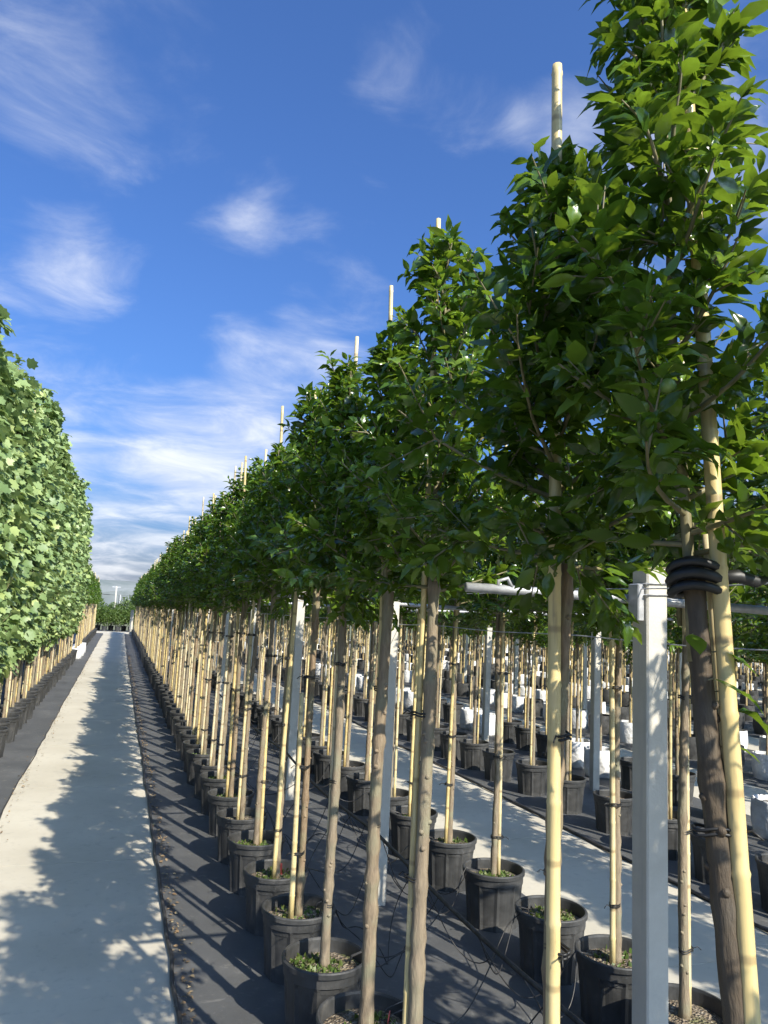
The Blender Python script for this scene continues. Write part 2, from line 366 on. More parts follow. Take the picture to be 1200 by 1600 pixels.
def gen_column(seed, z0=1.0, z1=4.6, leaf=.115, n=1500, rad=.36):
    r = np.random.default_rng(seed+500); MBb = MB(); P = []; D = []; Nn = []; Z = []
    MBb.tube([(.01*math.sin(z*3), .01*math.cos(z*3), z) for z in np.linspace(.9, z1, 14)], np.linspace(.014, .004, 14), 6)
    nb = 60
    for i in range(nb):
        s = (i+.5)/nb; z = z0+(z1-z0-.25)*s; a = i*2.4+r.uniform(-.6, .6); ln = rad*(1.1-.58*s)*r.uniform(.7, 1.25)
        ln *= .6 if s < .08 else 1.0
        el = math.radians(r.uniform(22, 58)); d = np.array([math.cos(a)*math.cos(el), math.sin(a)*math.cos(el), math.sin(el)]); p = np.array([0, 0, z]); pts = [p]
        for j in range(5): d = nrm(d+np.array([0, 0, .12])+r.normal(0, .06, 3)); p = p+d*ln/5*1.15; pts.append(p)
        MBb.tube(pts, np.linspace(.006, .002, 6), 5, cap=False); pp = np.array(pts)
        for u in np.linspace(.12, 1, int(n/nb)):
            x = u*5; i0 = min(int(x), 4); q = pp[i0]+(pp[i0+1]-pp[i0])*(x-i0)
            out = np.array([math.cos(a), math.sin(a), 0]); ld = nrm(out*r.uniform(.0, .9)+r.normal(0, .6, 3)*np.array([1, 1, .4])+np.array([0, 0, -.35]))
            nn = nrm(out*.9+r.normal(0, .45, 3)+np.array([0, 0, .75])); P.append(q+ld*.05+r.normal(0, .035, 3)); D.append(ld); Nn.append(nn); Z.append(leaf*r.uniform(.55, 1.2))
    for q in range(14): P.append(np.array([0, 0, z1-.25*r.random()])); D.append(nrm(np.array([*r.normal(0, 1, 2), r.uniform(0, 1)]))); Nn.append(nrm(np.array([0, 0, 1])+r.normal(0, .4, 3))); Z.append(leaf*.7)
    P = np.array(P); return MBb, P, frames(np.array(D), np.array(Nn)), np.array(Z)

# shared small meshes
POT_H, POT_R = .34, .192
def pot_mesh(name, h=POT_H, R=POT_R):
    rb = R*.80; prof = [(rb, 0), (rb+.004, .006)]
    for t in (.10, .30, .55, .74): prof.append((rb+(R-rb-.008)*t, h*t+.004))
    prof += [(R-.012, h*.79), (R-.004, h*.80), (R-.003, h*.90), (R-.003, h*.915), (R+.006, h*.925), (R+.007, h*.985), (R+.002, h), (R-.007, h), (R-.010, h*.97), (R-.014, h*.72)]
    b = MB(); b.lathe(prof, 60, flute=lambda i, j: (.008 if (j % 6) == 0 else 0) if 1 <= i <= 6 else 0)
    return b.mesh(name, 'pot', False)
POT = pot_mesh('pot')
def soil_mesh(name, R, z, seed):
    r = np.random.default_rng(seed); v = [(0, 0, z+.012)]; f = []; n = 24
    for k in (1, 2, 3):
        for j in range(n): a = j*2*math.pi/n; rr = R*k/3; v.append((rr*math.cos(a), rr*math.sin(a), z+r.normal(0, .005)*(k < 3)+(.008 if k < 3 else -.006)))
    for j in range(n): f.append((0, 1+j, 1+(j+1) % n))
    for k in range(2):
        for j in range(n): f.append((1+k*n+j, 1+(k+1)*n+j, 1+(k+1)*n+(j+1) % n, 1+k*n+(j+1) % n))
    return mesh(name, v, f, 'soil', True)
SOIL = [soil_mesh('soil', POT_R-.013, POT_H*.83, i) for i in range(3)]
def bag_mesh(name, seed):
    r = np.random.default_rng(seed); ph = r.uniform(0, 6.28, 4)
    prof = [(.17, 0), (.192, .03), (.200, .13), (.198, .24), (.195, .33), (.188, .355), (.180, .35), (.176, .30)]
    b = MB(); b.lathe(prof, 28, flute=lambda i, j: (.010*math.sin(j*.9+ph[0]+i)+.006*math.sin(j*1.9+ph[1]-i)) if i > 0 else 0)
    return b.mesh(name, 'bag', True)
BAG = [bag_mesh('grow_bag', i) for i in range(3)]
def weeds_mesh(name, seed, n=70):
    r = np.random.default_rng(seed); a = r.uniform(0, 6.28, n); c = r.uniform(0, 6.28); rr = r.random(n)**.5*(POT_R-.03)
    P = np.stack([rr*np.cos(a), rr*np.sin(a), np.full(n, POT_H*.84)], 1); P[:, 0] = P[:, 0]*.75+.04*math.cos(c); P[:, 1] = P[:, 1]*.75+.04*math.sin(c)
    D = np.stack([r.normal(0, .5, n), r.normal(0, .5, n), r.uniform(.5, 1.2, n)], 1); Nn = r.normal(0, 1, (n, 3))
    return leaves_mesh(name, 'shrub', P, frames(D, Nn), r.uniform(.012, .034, n), 'weed_leaf')
WEED = [weeds_mesh('weeds', i, [130, 240, 70][i]) for i in range(3)]
def stem_mesh(name, seed, top=2.05, r0=.023, r1=.017, base=POT_H*.80, knots=True, sides=10, mt='bark'):
    r = np.random.default_rng(seed+90); k = 44; zs = np.linspace(base, top, k); wx, wy = r.uniform(0, 6.28, 2); A = r.uniform(.004, .011)
    wob = np.ones(k)+r.normal(0, .03, k)
    if knots:
        for q in r.choice(k-2, 9, replace=False): wob[q+1] += r.uniform(.12, .30)
    wob[0] = 1.3; wob[1] = 1.1
    b = MB(); b.tube([(A*math.sin(z*3.1+wx)*(z-base), A*math.cos(z*2.7+wy)*(z-base), z) for z in zs], np.linspace(r0, r1, k), sides, wob=wob)
    for q in range(16):      # pruned side-shoot stubs
        z = r.uniform(base+.15, top-.1); a = r.uniform(0, 6.28); cx_, cy_ = A*math.sin(z*3.1+wx)*(z-base), A*math.cos(z*2.7+wy)*(z-base); rr = r0+(r1-r0)*(z-base)/(top-base)
        d = np.array([math.cos(a), math.sin(a), .5]); p0 = np.array([cx_, cy_, z])+d*rr*.6
        b.tube([p0, p0+d*rr*.45, p0+d*rr*.62], [rr*.52, rr*.36, rr*.22], 6)
    return b.mesh(name, mt, True)
STEM = [stem_mesh('trunk', i, r0=[.019, .021, .023, .020][i], r1=.014) for i in range(4)]
def cane_mesh(name, seed, top=3.3, r0=.0135, base=POT_H*.8, sides=9):
    r = np.random.default_rng(seed+300); zs = [base]; z = base; wob = [1]
    n0 = r.uniform(.1, .27)
    node = math.ceil(base/.27)*.27-.135
    while node < top-.02:
        for dz, w in ((-.008, 1.0), (0, 1.13), (.008, 1.0)):
            if node+dz > base+.01: zs.append(node+dz); wob.append(w)
        node += .27
    zs.append(top); wob.append(.96); zs = np.array(zs); bx, by = r.normal(0, .004, 2)
    b = MB(); b.tube([(bx*z*z*.5, by*z*z*.5, z) for z in zs], np.linspace(r0, r0*.8, len(zs)), sides, wob=wob)
    return b.mesh(name, 'bamboo', True)
CANE = [cane_mesh('bamboo_stake', i, 3.22+.07*i, [.0125, .0135, .0145, .013][i]) for i in range(4)]
CANE_TALL = [cane_mesh('bamboo_stake', 20+i, 4.3, .013) for i in range(2)]
CANE_SHORT = cane_mesh('bamboo_stake', 30, 1.46, .0155)
def tie_mesh():
    b = MB(); n = 18
    for zz, tl in ((0, 0), (.009, .3)):
        pts = [(.032*math.cos(a)*1.25, .023*math.sin(a), zz+.003*math.sin(3*a)) for a in np.linspace(0, 2*math.pi, n)]
        b.tube(pts, .0032, 5)
    b.tube([(.036, -.01, .004), (.055, -.022, .010), (.07, -.03, -.004)], .0022, 4)
    return b.mesh('tie', 'rubber', True)
TIE = tie_mesh()
FRUIT = (lambda b: (b.lathe([(.001, -.016), (.009, -.0145), (.0155, -.006), (.016, .002), (.011, .011), (.003, .0135)], 12), b.mesh('fruit', 'fruit', True))[1])(MB())
TAGM = (lambda b: (b.box(-.012, .012, -.001, .001, 0, .075), b.mesh('plant_tag', 'tag'))[1])(MB())
LEAFOBJ = {}
for kind, mn in (('apple', 'apple_leaf'), ('column', 'column_leaf')):
    v, t = LEAF['apple_fine' if kind == 'apple' else kind]; ls = []
    for cu, asp in ((.3, 1.05), (.9, .85), (1.4, 1.1), (2.1, .9)):
        w = v.copy(); w[:, 0] *= asp; w[:, 2] *= cu; ls.append(mesh('leaf', w, t, mn, smooth=True))
    LEAFOBJ[kind] = ls
APPLE = []
for i in range(7):
    b, P, Fm, Zs = gen_apple(100+i, z1=3.02+.05*(i % 4), lmax=[.46, .42, .48, .44, .40, .47, .45][i], dense=1.12)
    APPLE.append((b.mesh('branches', 'twig', True), leaves_mesh('crown', 'apple', P, Fm, Zs, 'apple_leaf')))
COLUMN = []
for i in range(5):
    b, P, Fm, Zs = gen_column(i, z1=4.45+.12*(i % 4))
    COLUMN.append((b.mesh('branches', 'twig', True), leaves_mesh('crown', 'column', P, Fm, Zs, 'column_leaf')))

def in_view(p):
    d = p-np.array([0, 0, CAM_H]); zf = d@Fw
    return (zf > .1) & (np.abs((d@cX)/zf) < .515) & (np.abs((d@cY)/zf) < .685)

def potted_tree(loc, label, group, seed, detail=1, near=False, kind='apple', bag=False, lean=(0, 0), cane=None, cane_off=None, stem=True, nleaf=300, cat='tree', name='potted_tree', tags=False, fruits=0, stem_r=None, crown=True, spread=1.0, bark='bark', drop=0.0, stem_off=(0, 0)):
    r = np.random.default_rng(seed*13+5)
    root = obj(name, None, None, loc, (lean[0], lean[1], 0)); root.empty_display_size = .2
    tag(root, label, cat, group)
    za = r.uniform(0, 6.28)
    if bag: po = obj('grow_bag', BAG[seed % 3], root, rot=(0, 0, za))
    else:
        po = obj('pot', POT, root, rot=(0, 0, za))
    if detail >= 1:
        so = obj('soil', SOIL[seed % 3], po, rot=(0, 0, za), loc=(0, 0, .02 if bag else 0))
        so_k = so
    if detail >= 2 and r.random() < .8:
        w = obj('weeds', WEED[seed % 3], po, rot=(0, 0, za)); w['kind'] = 'stuff'
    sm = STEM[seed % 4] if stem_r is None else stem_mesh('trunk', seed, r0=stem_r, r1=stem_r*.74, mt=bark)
    sc = float(r.uniform(.94, 1.06))
    cs = cane_off if cane_off is not None else (float(r.choice([-1, 1]))*.032, float(r.uniform(-.03, .02)))
    if stem: obj('trunk', sm, root, loc=(stem_off[0], stem_off[1], 0), rot=(0, 0, za*2))
    cm = cane if cane is not None else CANE[seed % 4]
    if kind == 'column' and cane is None: cm = CANE_TALL[seed % 2]
    ck = obj('bamboo_stake', cm, root, loc=(cs[0], cs[1], 0), rot=(float(r.normal(0, .006)), float(r.normal(0, .006)), za))
    if detail >= 2:
        for zt in (.62+r.uniform(-.1, .1), 1.12+r.uniform(-.1, .1), 1.62+r.uniform(-.08, .08)):
            obj('tie', TIE, root, loc=(cs[0]*.5, cs[1]*.5, float(zt)), rot=(0, 0, math.atan2(cs[1], cs[0])+float(r.normal(0, .1))))
    if tags: obj('plant_tag', TAGM, po, loc=(.045, -.07, POT_H*.80), rot=(.1, .15, .3))
    if not crown: return root
    if not near:
        br, cr = (APPLE if kind == 'apple' else COLUMN)[int(r.integers(0, 7 if kind == 'apple' else 5))]
        rz = float(r.uniform(0, 6.28)); s3 = (sc*spread, sc*spread, sc)
        if detail >= 1: obj('branches', br, root, loc=(0, 0, -drop), rot=(0, 0, rz), scale=s3)
        obj('crown', cr, root, loc=(0, 0, -drop), rot=(0, 0, rz), scale=s3)
    else:
        b, P, Fm, Zs = gen_apple(seed+900, z0=2.05 if loc[1] < 2 else 1.99, z1=near[0], lmax=near[1], dense=near[2]) if kind == 'apple' else gen_column(seed, z1=near[0], rad=near[1])
        obj('branches', b.mesh('branches', 'twig', True), root)
        keep = np.linalg.norm(P+np.array(loc)-np.array([0, 0, CAM_H]), axis=1) > 1.0
        P, Fm, Zs = P[keep], Fm[keep], Zs[keep]; wp = P+np.array(loc)
        vis = in_view(wp); dist = np.linalg.norm(wp-np.array([0, 0, CAM_H]), axis=1)+np.where(vis, 0, 100)-Zs*2.0
        order = np.argsort(dist); pick = order[:nleaf]; pick = pick[vis[pick]]; rest = np.setdiff1d(np.arange(len(P)), pick)
        cr = obj('crown', leaves_mesh('crown', 'apple_fine' if kind == 'apple' and loc[1] < 4 else kind, P[rest], Fm[rest], Zs[rest], kind+'_leaf'), root); cr['kind'] = 'stuff'
        for i in pick:
            lo = obj('leaf', LEAFOBJ[kind][int(i) % 4], cr)
            m4 = np.eye(4); m4[:3, :3] = Fm[i]*Zs[i]; m4[:3, 3] = P[i]; lo.matrix_local = Matrix(m4.tolist())
        for q in range(fruits):
            i = pick[int(r.integers(0, len(pick)))]; obj('fruit', FRUIT, cr, loc=P[i]+np.array([0, 0, -.022]), rot=(float(r.normal(0, .4)), float(r.normal(0, .4)), 0), scale=(float(r.uniform(.6, .9)),)*3)
    return root

ORD = ['first', 'second', 'third', 'fourth', 'fifth', 'sixth', 'seventh', 'eighth', 'ninth', 'tenth', 'eleventh', 'twelfth', 'thirteenth', 'fourteenth', 'fifteenth', 'sixteenth', 'seventeenth', 'eighteenth', 'nineteenth', 'twentieth']
# ------------------------------------------------------------------ the setting
PERIOD = 3.65
PW0, PW1 = -0.80, 0.47           # first path; each bed runs from PW1 to PW0+PERIOD
def grid_sheet(x0, x1, y0, y1, z, nx, ny, amp, seed):
    r = np.random.default_rng(seed); xs = np.linspace(x0, x1, nx); ys = np.linspace(y0, y1, ny)
    v = [(x, y, z+(amp*r.normal() if 0 < i < nx-1 and 0 < j < ny-1 else 0)) for j, y in enumerate(ys) for i, x in enumerate(xs)]
    f = [(j*nx+i, j*nx+i+1, (j+1)*nx+i+1, (j+1)*nx+i) for j in range(ny-1) for i in range(nx-1)]
    return v, f
v, f = grid_sheet(-2500, 2500, -200, 4000, -.05, 3, 3, 0, 0)
struct(obj('ground', mesh('ground', v, f, 'ground')))
YE = 51.6
# long beds of woven ground cover with a slightly wandering hem
def bed(x0, x1, y0, y1, z, seed):
    r = np.random.default_rng(seed); ys = np.arange(y0, y1+.1, .3); nx = 8; V = []; n = len(ys)
    e0 = np.cumsum(r.normal(0, .006, n)); e0 -= np.linspace(0, e0[-1], n); e1 = np.cumsum(r.normal(0, .006, n)); e1 -= np.linspace(0, e1[-1], n)
    e0 = np.clip(e0, -.03, .03); e1 = np.clip(e1, -.03, .03)
    for j, y in enumerate(ys):
        for i in range(nx):
            t = i/(nx-1); x = (x0+e0[j])*(1-t)+(x1+e1[j])*t; V.append((x, y, z+(abs(r.normal(0, .004)) if 0 < i < nx-1 else 0)))
    F = [(j*nx+i, j*nx+i+1, (j+1)*nx+i+1, (j+1)*nx+i) for j in range(n-1) for i in range(nx-1)]
    return mesh('ground_cover', V, F, 'cloth', True), ys, x0+e0, x1+e1
hems = {}
for k in range(-2, 10):
    me, ys, e0, e1 = bed(PW1+PERIOD*k, PW0+PERIOD*(k+1), -6 if k < 3 else 4, YE-.3, .004, 40+k)
    struct(obj('ground_cover', me)); hems[k] = (ys, e0, e1)
# concrete paths laid in slabs with thin joints
def slab_mesh(w, l):
    b = MB(); b.box(0, w, 0, l, -.045, -.0005, 0)
    return b.mesh('slab', 'concrete')
SL = 2.45; SLAB = slab_mesh(PW1-PW0+.06, SL-.006)
for k in range(-1, 10):
    x0 = PW0-.03+PERIOD*k; y0 = -6 if k < 3 else 4
    root = obj('concrete_path', None, None, (x0, y0, 0)); struct(root)
    for j in range(int((YE-y0)/SL)+1): obj('slab', SLAB, root, loc=(0, j*SL, 0))
root = obj('cross_path', None, None, (-30, YE+.02, 0)); struct(root)
CS = slab_mesh(2.99, 2.9)
for j in range(26): obj('slab', CS, root, loc=(j*3.0, .35, .002))
# far ground cover under the shrubs
v, f = grid_sheet(-30, 48, YE+3.3, YE+6, .003, 2, 2, 0, 0); struct(obj('ground_cover', mesh('ground_cover', v, f, 'cloth')))

# hills on the horizon
def hill(y, h, seed, x0=-900, x1=2200):
    r = np.random.default_rng(seed); xs = np.linspace(x0, x1, 60); base = h*(.62+.38*np.convolve(r.random(72), np.ones(13)/13, 'valid')*1.2)
    V = []; 
    for dy, q in ((0, 0), (60, .45), (140, .85), (220, 1.0), (400, .7)):
        for x, b in zip(xs, base): V.append((x, y+dy, -2+b*q*(1+.08*r.normal()*(q > 0)*(q < 1))))
    F = [(j*60+i, j*60+i+1, (j+1)*60+i+1, (j+1)*60+i) for j in range(4) for i in range(59)]
    return mesh('hill', V, F, 'hill', True)
struct(obj('hill', hill(1200, 52, 3)))

# ------------------------------------------------------------------ hems, hoses, posts, pipes
def edge_hose(ys, xs, r, z, seed, y1=50):
    g = np.random.default_rng(seed); pts = [(x+g.normal(0, .006), y, z+abs(g.normal(0, .003))) for x, y in zip(xs, ys) if y < y1]
    b = MB(); b.tube(pts, r, 6); return b.mesh('edge_hose', 'hose', True)
tag(obj('edge_hose', edge_hose(hems[0][0], hems[0][1]-.008, .011, .014, 1)), 'thin black hose lying along the right edge of the tree-shaded path', 'hose')
tag(obj('edge_hose', edge_hose(hems[-1][0], hems[-1][2]+.006, .007, .010, 2)), 'thin black hose lying along the left edge of the tree-shaded path', 'hose')
tag(obj('edge_hose', edge_hose(hems[1][0], hems[1][1]-.008, .012, .015, 3)), 'thin black hose along the far edge of the path behind the concrete posts', 'hose')
n = 2200; rr = np.random.default_rng(77); yy = rr.uniform(2.5, 30, n); k0 = rr.random(n) < .7
xx = np.where(k0, PW1+.01+rr.normal(0, .022, n)+.02*rr.random(n), PW0+.02+rr.normal(0, .05, n)); P = np.stack([xx, yy, np.full(n, .016)], 1)
D = np.stack([rr.normal(0, 1, n), rr.normal(0, 1, n), rr.normal(0, .15, n)], 1); Nn = np.stack([rr.normal(0, .3, n), rr.normal(0, .3, n), np.ones(n)], 1)
lt = obj('leaf_litter', leaves_mesh('leaf_litter', 'shrub', P, frames(D, Nn), rr.uniform(.008, .034, n), 'dry_leaf')); lt['kind'] = 'stuff'; lt['label'] = 'dry brown leaf scraps along the path edges'; lt['category'] = 'leaf litter'

PX, PW, PH = 1.80, .088, 2.13
PY = [2.27, 5.03, 7.87]+[7.87+2.83*i for i in range(1, 16)]
pb = MB(); pb.box(-PW/2, PW/2, -PW/2, PW/2, -.03, PH, .006); POSTM = pb.mesh('shaft', 'post')
wb = MB()
for zz in (2.02, 2.06):
    q = PW/2+.004; wb.tube([(-q, -q, zz), (q, -q, zz+.004), (q, q, zz), (-q, q, zz-.003), (-q, -q, zz)], .0028, 5)
WTIE = wb.mesh('wire_tie', 'steel', True)
cb = MB(); cb.box(-PW/2-.028, -PW/2-.001, -.03, .03, 1.93, 2.06, .004); CLAMP = cb.mesh('pipe_clamp', 'steel')
near_lab = ['broad pale concrete post with pipe clamp and wire wrapped round its top', 'square pale concrete post second along the first bed from the wire wrapped clamp post', 'square pale concrete post third along the first bed from the wire wrapped clamp post']
for bi, bx in enumerate((PX, PX+PERIOD, PX+2*PERIOD)):
    for i, y in enumerate(PY if bi < 2 else PY[1:10]):
        if bi == 1 and i == 0: continue
        o = obj('concrete_post', None, None, (bx, y, 0), (float(rng.normal(0, .006)), float(rng.normal(0, .006)), float(rng.normal(0, .03))))
        lab = near_lab[0] if bi == 0 and i == 0 else [f'pale concrete post, {ORD[i]} along the first bed counting from the wire wrapped clamp post', 'pale concrete post in the second bed behind the far path', 'pale concrete post among the white bags of the third bed'][bi]
        tag(o, lab, 'post', ['concrete posts in the first bed', 'concrete posts in the second bed', 'concrete posts in the third bed'][bi])
        obj('shaft', POSTM, o); 
        if bi < 2 and i < 8: obj('wire_tie', WTIE, o)
        if bi == 0 and i == 0: obj('pipe_clamp', CLAMP, o)
for i, y in enumerate(PY[:7]):
    x0, x1 = (1.10, 6.2) if i == 0 else (1.0, 6.3)
    b = MB(); b.tube([(x, y+.062, 2.0+.012*math.sin(x*1.3+i)-.004*(x-x0)) for x in np.linspace(x0, x1, 16)], .0165 if i == 0 else .0135, 8)
    if i == 0: b.tube([(1.22, y+.062, 2.005), (1.215, y+.05, 2.04), (1.25, y+.05, 2.05), (1.27, y+.055, 2.02)], .007, 6)
    lab = 'galvanised pipe carried behind the wire wrapped concrete post at head height' if i == 0 else 'thin galvanised pipe spanning the beds at head height behind a concrete post'
    tag(obj('support_pipe', b.mesh('support_pipe', 'steel', True)), lab, 'pipe', None if i == 0 else 'pipes spanning the beds')
for j, (dx, z) in enumerate(((-.052, 2.05), (.052, 1.86))):
    b = MB(); pts = []
    for y in np.arange(1.4, 47.4, .35): pts.append((PX+dx, y, z-.01*math.sin(y*2.2)**2))
    b.tube(pts, .0022, 4); tag(obj('support_wire', b.mesh('support_wire', 'steel', True)), ['steel wire strung along the tops of the first bed posts', 'steel wire strung below the tops of the first bed posts'][j], 'wire')
# main irrigation hose tied to the posts, thin tubes to the pots
ROW_A = [1.02, 1.65, 2.48, 3.05, 3.60, 4.20, 4.80, 5.46, 6.10, 6.80, 7.50]
while ROW_A[-1] < 50: ROW_A.append(ROW_A[-1]+float(rng.uniform(.58, .70)))
ROW_AN = [.45, -.15, -.75, -1.4, -2.0]
ROW_B = [-.3, .3, .92, 1.56, 2.20, 2.81, 3.33, 3.89, 4.58, 5.27, 5.98, 6.63, 7.29]
while ROW_B[-1] < 40: ROW_B.append(ROW_B[-1]+float(rng.uniform(.58, .72)))
XA, XB = 1.04, 2.43
def hose_z(y):
    i = max(0, min(len(PY)-2, int(np.searchsorted(PY, y))-1)); t = min(max((y-PY[i])/(PY[i+1]-PY[i]), 0), 1); return .47-.035*math.sin(math.pi*t)
hx = PX-PW/2-.013
b = MB(); b.tube([(hx+.012*math.sin(y*1.7), y, hose_z(y)) for y in np.arange(1.3, 47.5, .25)], .0115, 7)
hose = obj('irrigation_hose', b.mesh('irrigation_hose', 'hose', True)); tag(hose, 'black irrigation hose slung between the first bed posts with thin drip tubes', 'hose')
for row, X in ((ROW_A, XA), (ROW_B, XB)):
    for y in row:
        if y > 13: break
        for q in range(2 if y < 6 else 1):
            y0 = y+rng.uniform(-.6, .5); y0 = max(y0, 1.35); zh = hose_z(y0); p0 = np.array([hx, y0, zh]); p1 = np.array([X+(.13 if X < PX else -.13), y+rng.uniform(-.06, .06), POT_H*.9]); top = p1+np.array([.07 if X < PX else -.07, 0, .04])
            sag = rng.uniform(.12, .34); lp = rng.uniform(.02, .13); trn = rng.choice([.5, 1.0, 1.6]); ph0 = rng.uniform(0, 6.28); pts = []
            for t in np.linspace(0, 1, 30):
                pp = p0*(1-t)+top*t; ww = math.sin(math.pi*t); pp = pp+np.array([.25*lp*ww, lp*ww*math.sin(t*2*math.pi*trn+ph0), -sag*ww+.8*lp*ww*math.cos(t*2*math.pi*trn+ph0)]); pp[2] = max(pp[2], .012); pts.append(pp)
            pts.append(p1+np.array([0, 0, .02])); pts.append(p1+np.array([-.02 if X < PX else .02, 0, -.05]))
            b = MB(); b.tube(pts, .0032, 5); obj('drip_tube', b.mesh('drip_tube', 'hose', True), hose)

# ------------------------------------------------------------------ trees of the first bed
labA = {
 0: 'leaning potted tree with shade-darkened trunk strapped in black rubber to thick yellow bamboo',
 1: 'potted tree tied to thick glossy yellow bamboo, next in row after the leaning shaded-trunk tree',
 2: 'potted tree with knotty brown trunk and slim stake whose tip tops its pointed crown',
 3: 'potted tree with light brown knobbly trunk in a mossy black pot',
 4: 'potted tree with pale smooth trunk, between the mossy pot and the short stake stub',
 5: 'potted tree with a sawn-off short yellow bamboo stub standing in its weedy pot',
 6: 'potted tree with red tag in its pot, just past the short bamboo stub',
 7: 'potted tree with weedy pot standing just past the tree with the red pot tag',
}
gA = 'staked potted trees lining the right side of the shaded path'
near_par = {0: (3.60, .39, 1.35), 1: (3.14, .50, 1.4), 2: (3.34, .42, 1.4), 3: (3.20, .44, 1.4), 4: (3.18, .44, 1.4), 5: (3.22, .44, 1.4), 6: (3.12, .46, 1.4), 7: (3.10, .46, 1.4), 8: (3.06, .45, 1.4)}
for i, y in enumerate(ROW_A):
    lab = labA.get(i, f'{ORD[i-6]} staked tree past the short bamboo stub in the row along the shaded path' if i < 24 else 'slim staked tree far along the right-hand row of the shaded path')
    X = XA+float(rng.normal(0, .015)) if i > 2 else XA
    kw = {}
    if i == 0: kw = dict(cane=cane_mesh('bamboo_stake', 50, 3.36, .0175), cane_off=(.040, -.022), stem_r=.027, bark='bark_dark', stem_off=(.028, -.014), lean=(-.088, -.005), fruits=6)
    if i == 1: kw = dict(cane=cane_mesh('bamboo_stake', 51, 3.40, .0175), cane_off=(-.010, -.034), stem_r=.020, fruits=5)
    if i == 2: kw = dict(cane=cane_mesh('bamboo_stake', 52, 3.42, .012), cane_off=(-.03, .02), stem_r=.026, fruits=3)
    if i == 3: kw = dict(cane=cane_mesh('bamboo_stake', 53, 3.40, .012), cane_off=(.0, .036), stem_r=.028, tags=True)
    if i == 4: kw = dict(cane=cane_mesh('bamboo_stake', 54, 3.34, .013), cane_off=(.005, .036), stem_r=.023)
    if i == 5: kw = dict(cane=CANE_SHORT, cane_off=(-.045, -.03), stem_r=.020, tags=True)
    if i == 6: kw = dict(tags=True, cane_off=(-.02, -.03))
    t = potted_tree((X, y, 0), lab, gA, i, detail=2 if y < 9 else 1 if y < 22 else 0, near=near_par.get(i, False), **kw)
    if i == 0:
        b = MB(); 
        for zz, rr_ in ((1.985, .009), (2.008, .011), (2.030, .009)):
            b.tube([(.017+.052*math.cos(a), -.012+.040*math.sin(a), zz+.006*math.sin(2*a)) for a in np.linspace(0, 2*math.pi, 20)], rr_, 7)
        b.tube([(.060, -.02, 2.01), (.10, -.03, 2.015), (.135, -.04, 2.005), (.165, -.045, 2.012)], [.013, .014, .012, .004], 7)
        obj('rubber_strap', b.mesh('rubber_strap', 'rubber', True), t)['label'] = 'thick black rubber strap binding trunk to bamboo'
        obj('bamboo_stake', cane_mesh('bamboo_stake', 55, 2.1, .011), t, loc=(.085, .03, 0), rot=(.02, -.01, 0))
        for q, (dx, dy, z, sz) in enumerate(((-.03, -.05, 1.90, .075), (.05, -.06, 1.87, .08), (.08, -.06, 1.80, .07), (.11, -.05, 1.76, .085), (.02, -.07, 1.82, .06), (.09, -.04, 1.70, .06), (.12, .02, 1.88, .05))):
            d = nrm(np.array([dx, dy, -.03])); m4 = np.eye(4); m4[:3, :3] = frames(d[None], np.array([[.1, -.2, 1.0]]))[0]*sz; m4[:3, 3] = (dx*.6, dy*.6, z)
            lo = obj('leaf', LEAFOBJ['apple'][q % 4], t); lo.matrix_local = Matrix(m4.tolist())
            b = MB(); b.tube([(0, 0, z-.03), (dx*.3, dy*.3, z-.005), (dx*.62, dy*.62, z)], .0018, 4); obj('twig', b.mesh('twig', 'twig', True), t)
for i, y in enumerate(ROW_AN):
    potted_tree((XA, y, 0), 'staked potted tree before the leaning shaded-trunk tree, in the same row', gA, 200+i, detail=1)
gB = 'staked potted trees in the row behind the concrete posts'
for i, y in enumerate(ROW_B):
    potted_tree((XB+float(rng.normal(0, .015)), y, 0), (f'{ORD[i-4]} staked tree in the row just behind the concrete posts, counting from the clamp post' if i >= 4 else 'staked tree behind the posts, short of the clamp post') if i < 18 else 'slim staked potted tree far along the row behind the concrete posts', gB, 20+i, detail=2 if y < 6.5 else 1 if y < 15 else 0)
gC = 'potted trees along the far side of the second path'
y = -1.2; i = 0
while y < 36:
    potted_tree((4.56+float(rng.normal(0, .02)), y, 0), 'staked tree in a large black pot along the far side of the second path', gC, 120+i, detail=1 if y < 14 else 0, spread=1.0, drop=.12); y += float(rng.uniform(.62, .76)); i += 1
gD = 'trees in the white bag row of the second bed'
y = 1.6; i = 0
while y < 34:
    wbag = (i*7) % 5 in (0, 2)
    potted_tree((6.05+float(rng.normal(0, .03)), y, 0), 'staked tree in a white grow bag in the second bed' if wbag else 'staked tree in a black pot among the white grow bags of the second bed', gD, 140+i, detail=1 if y < 14 else 0, bag=wbag, drop=.22, spread=1.12, name='bagged_tree' if wbag else 'potted_tree'); y += float(rng.uniform(.62, .78)); i += 1

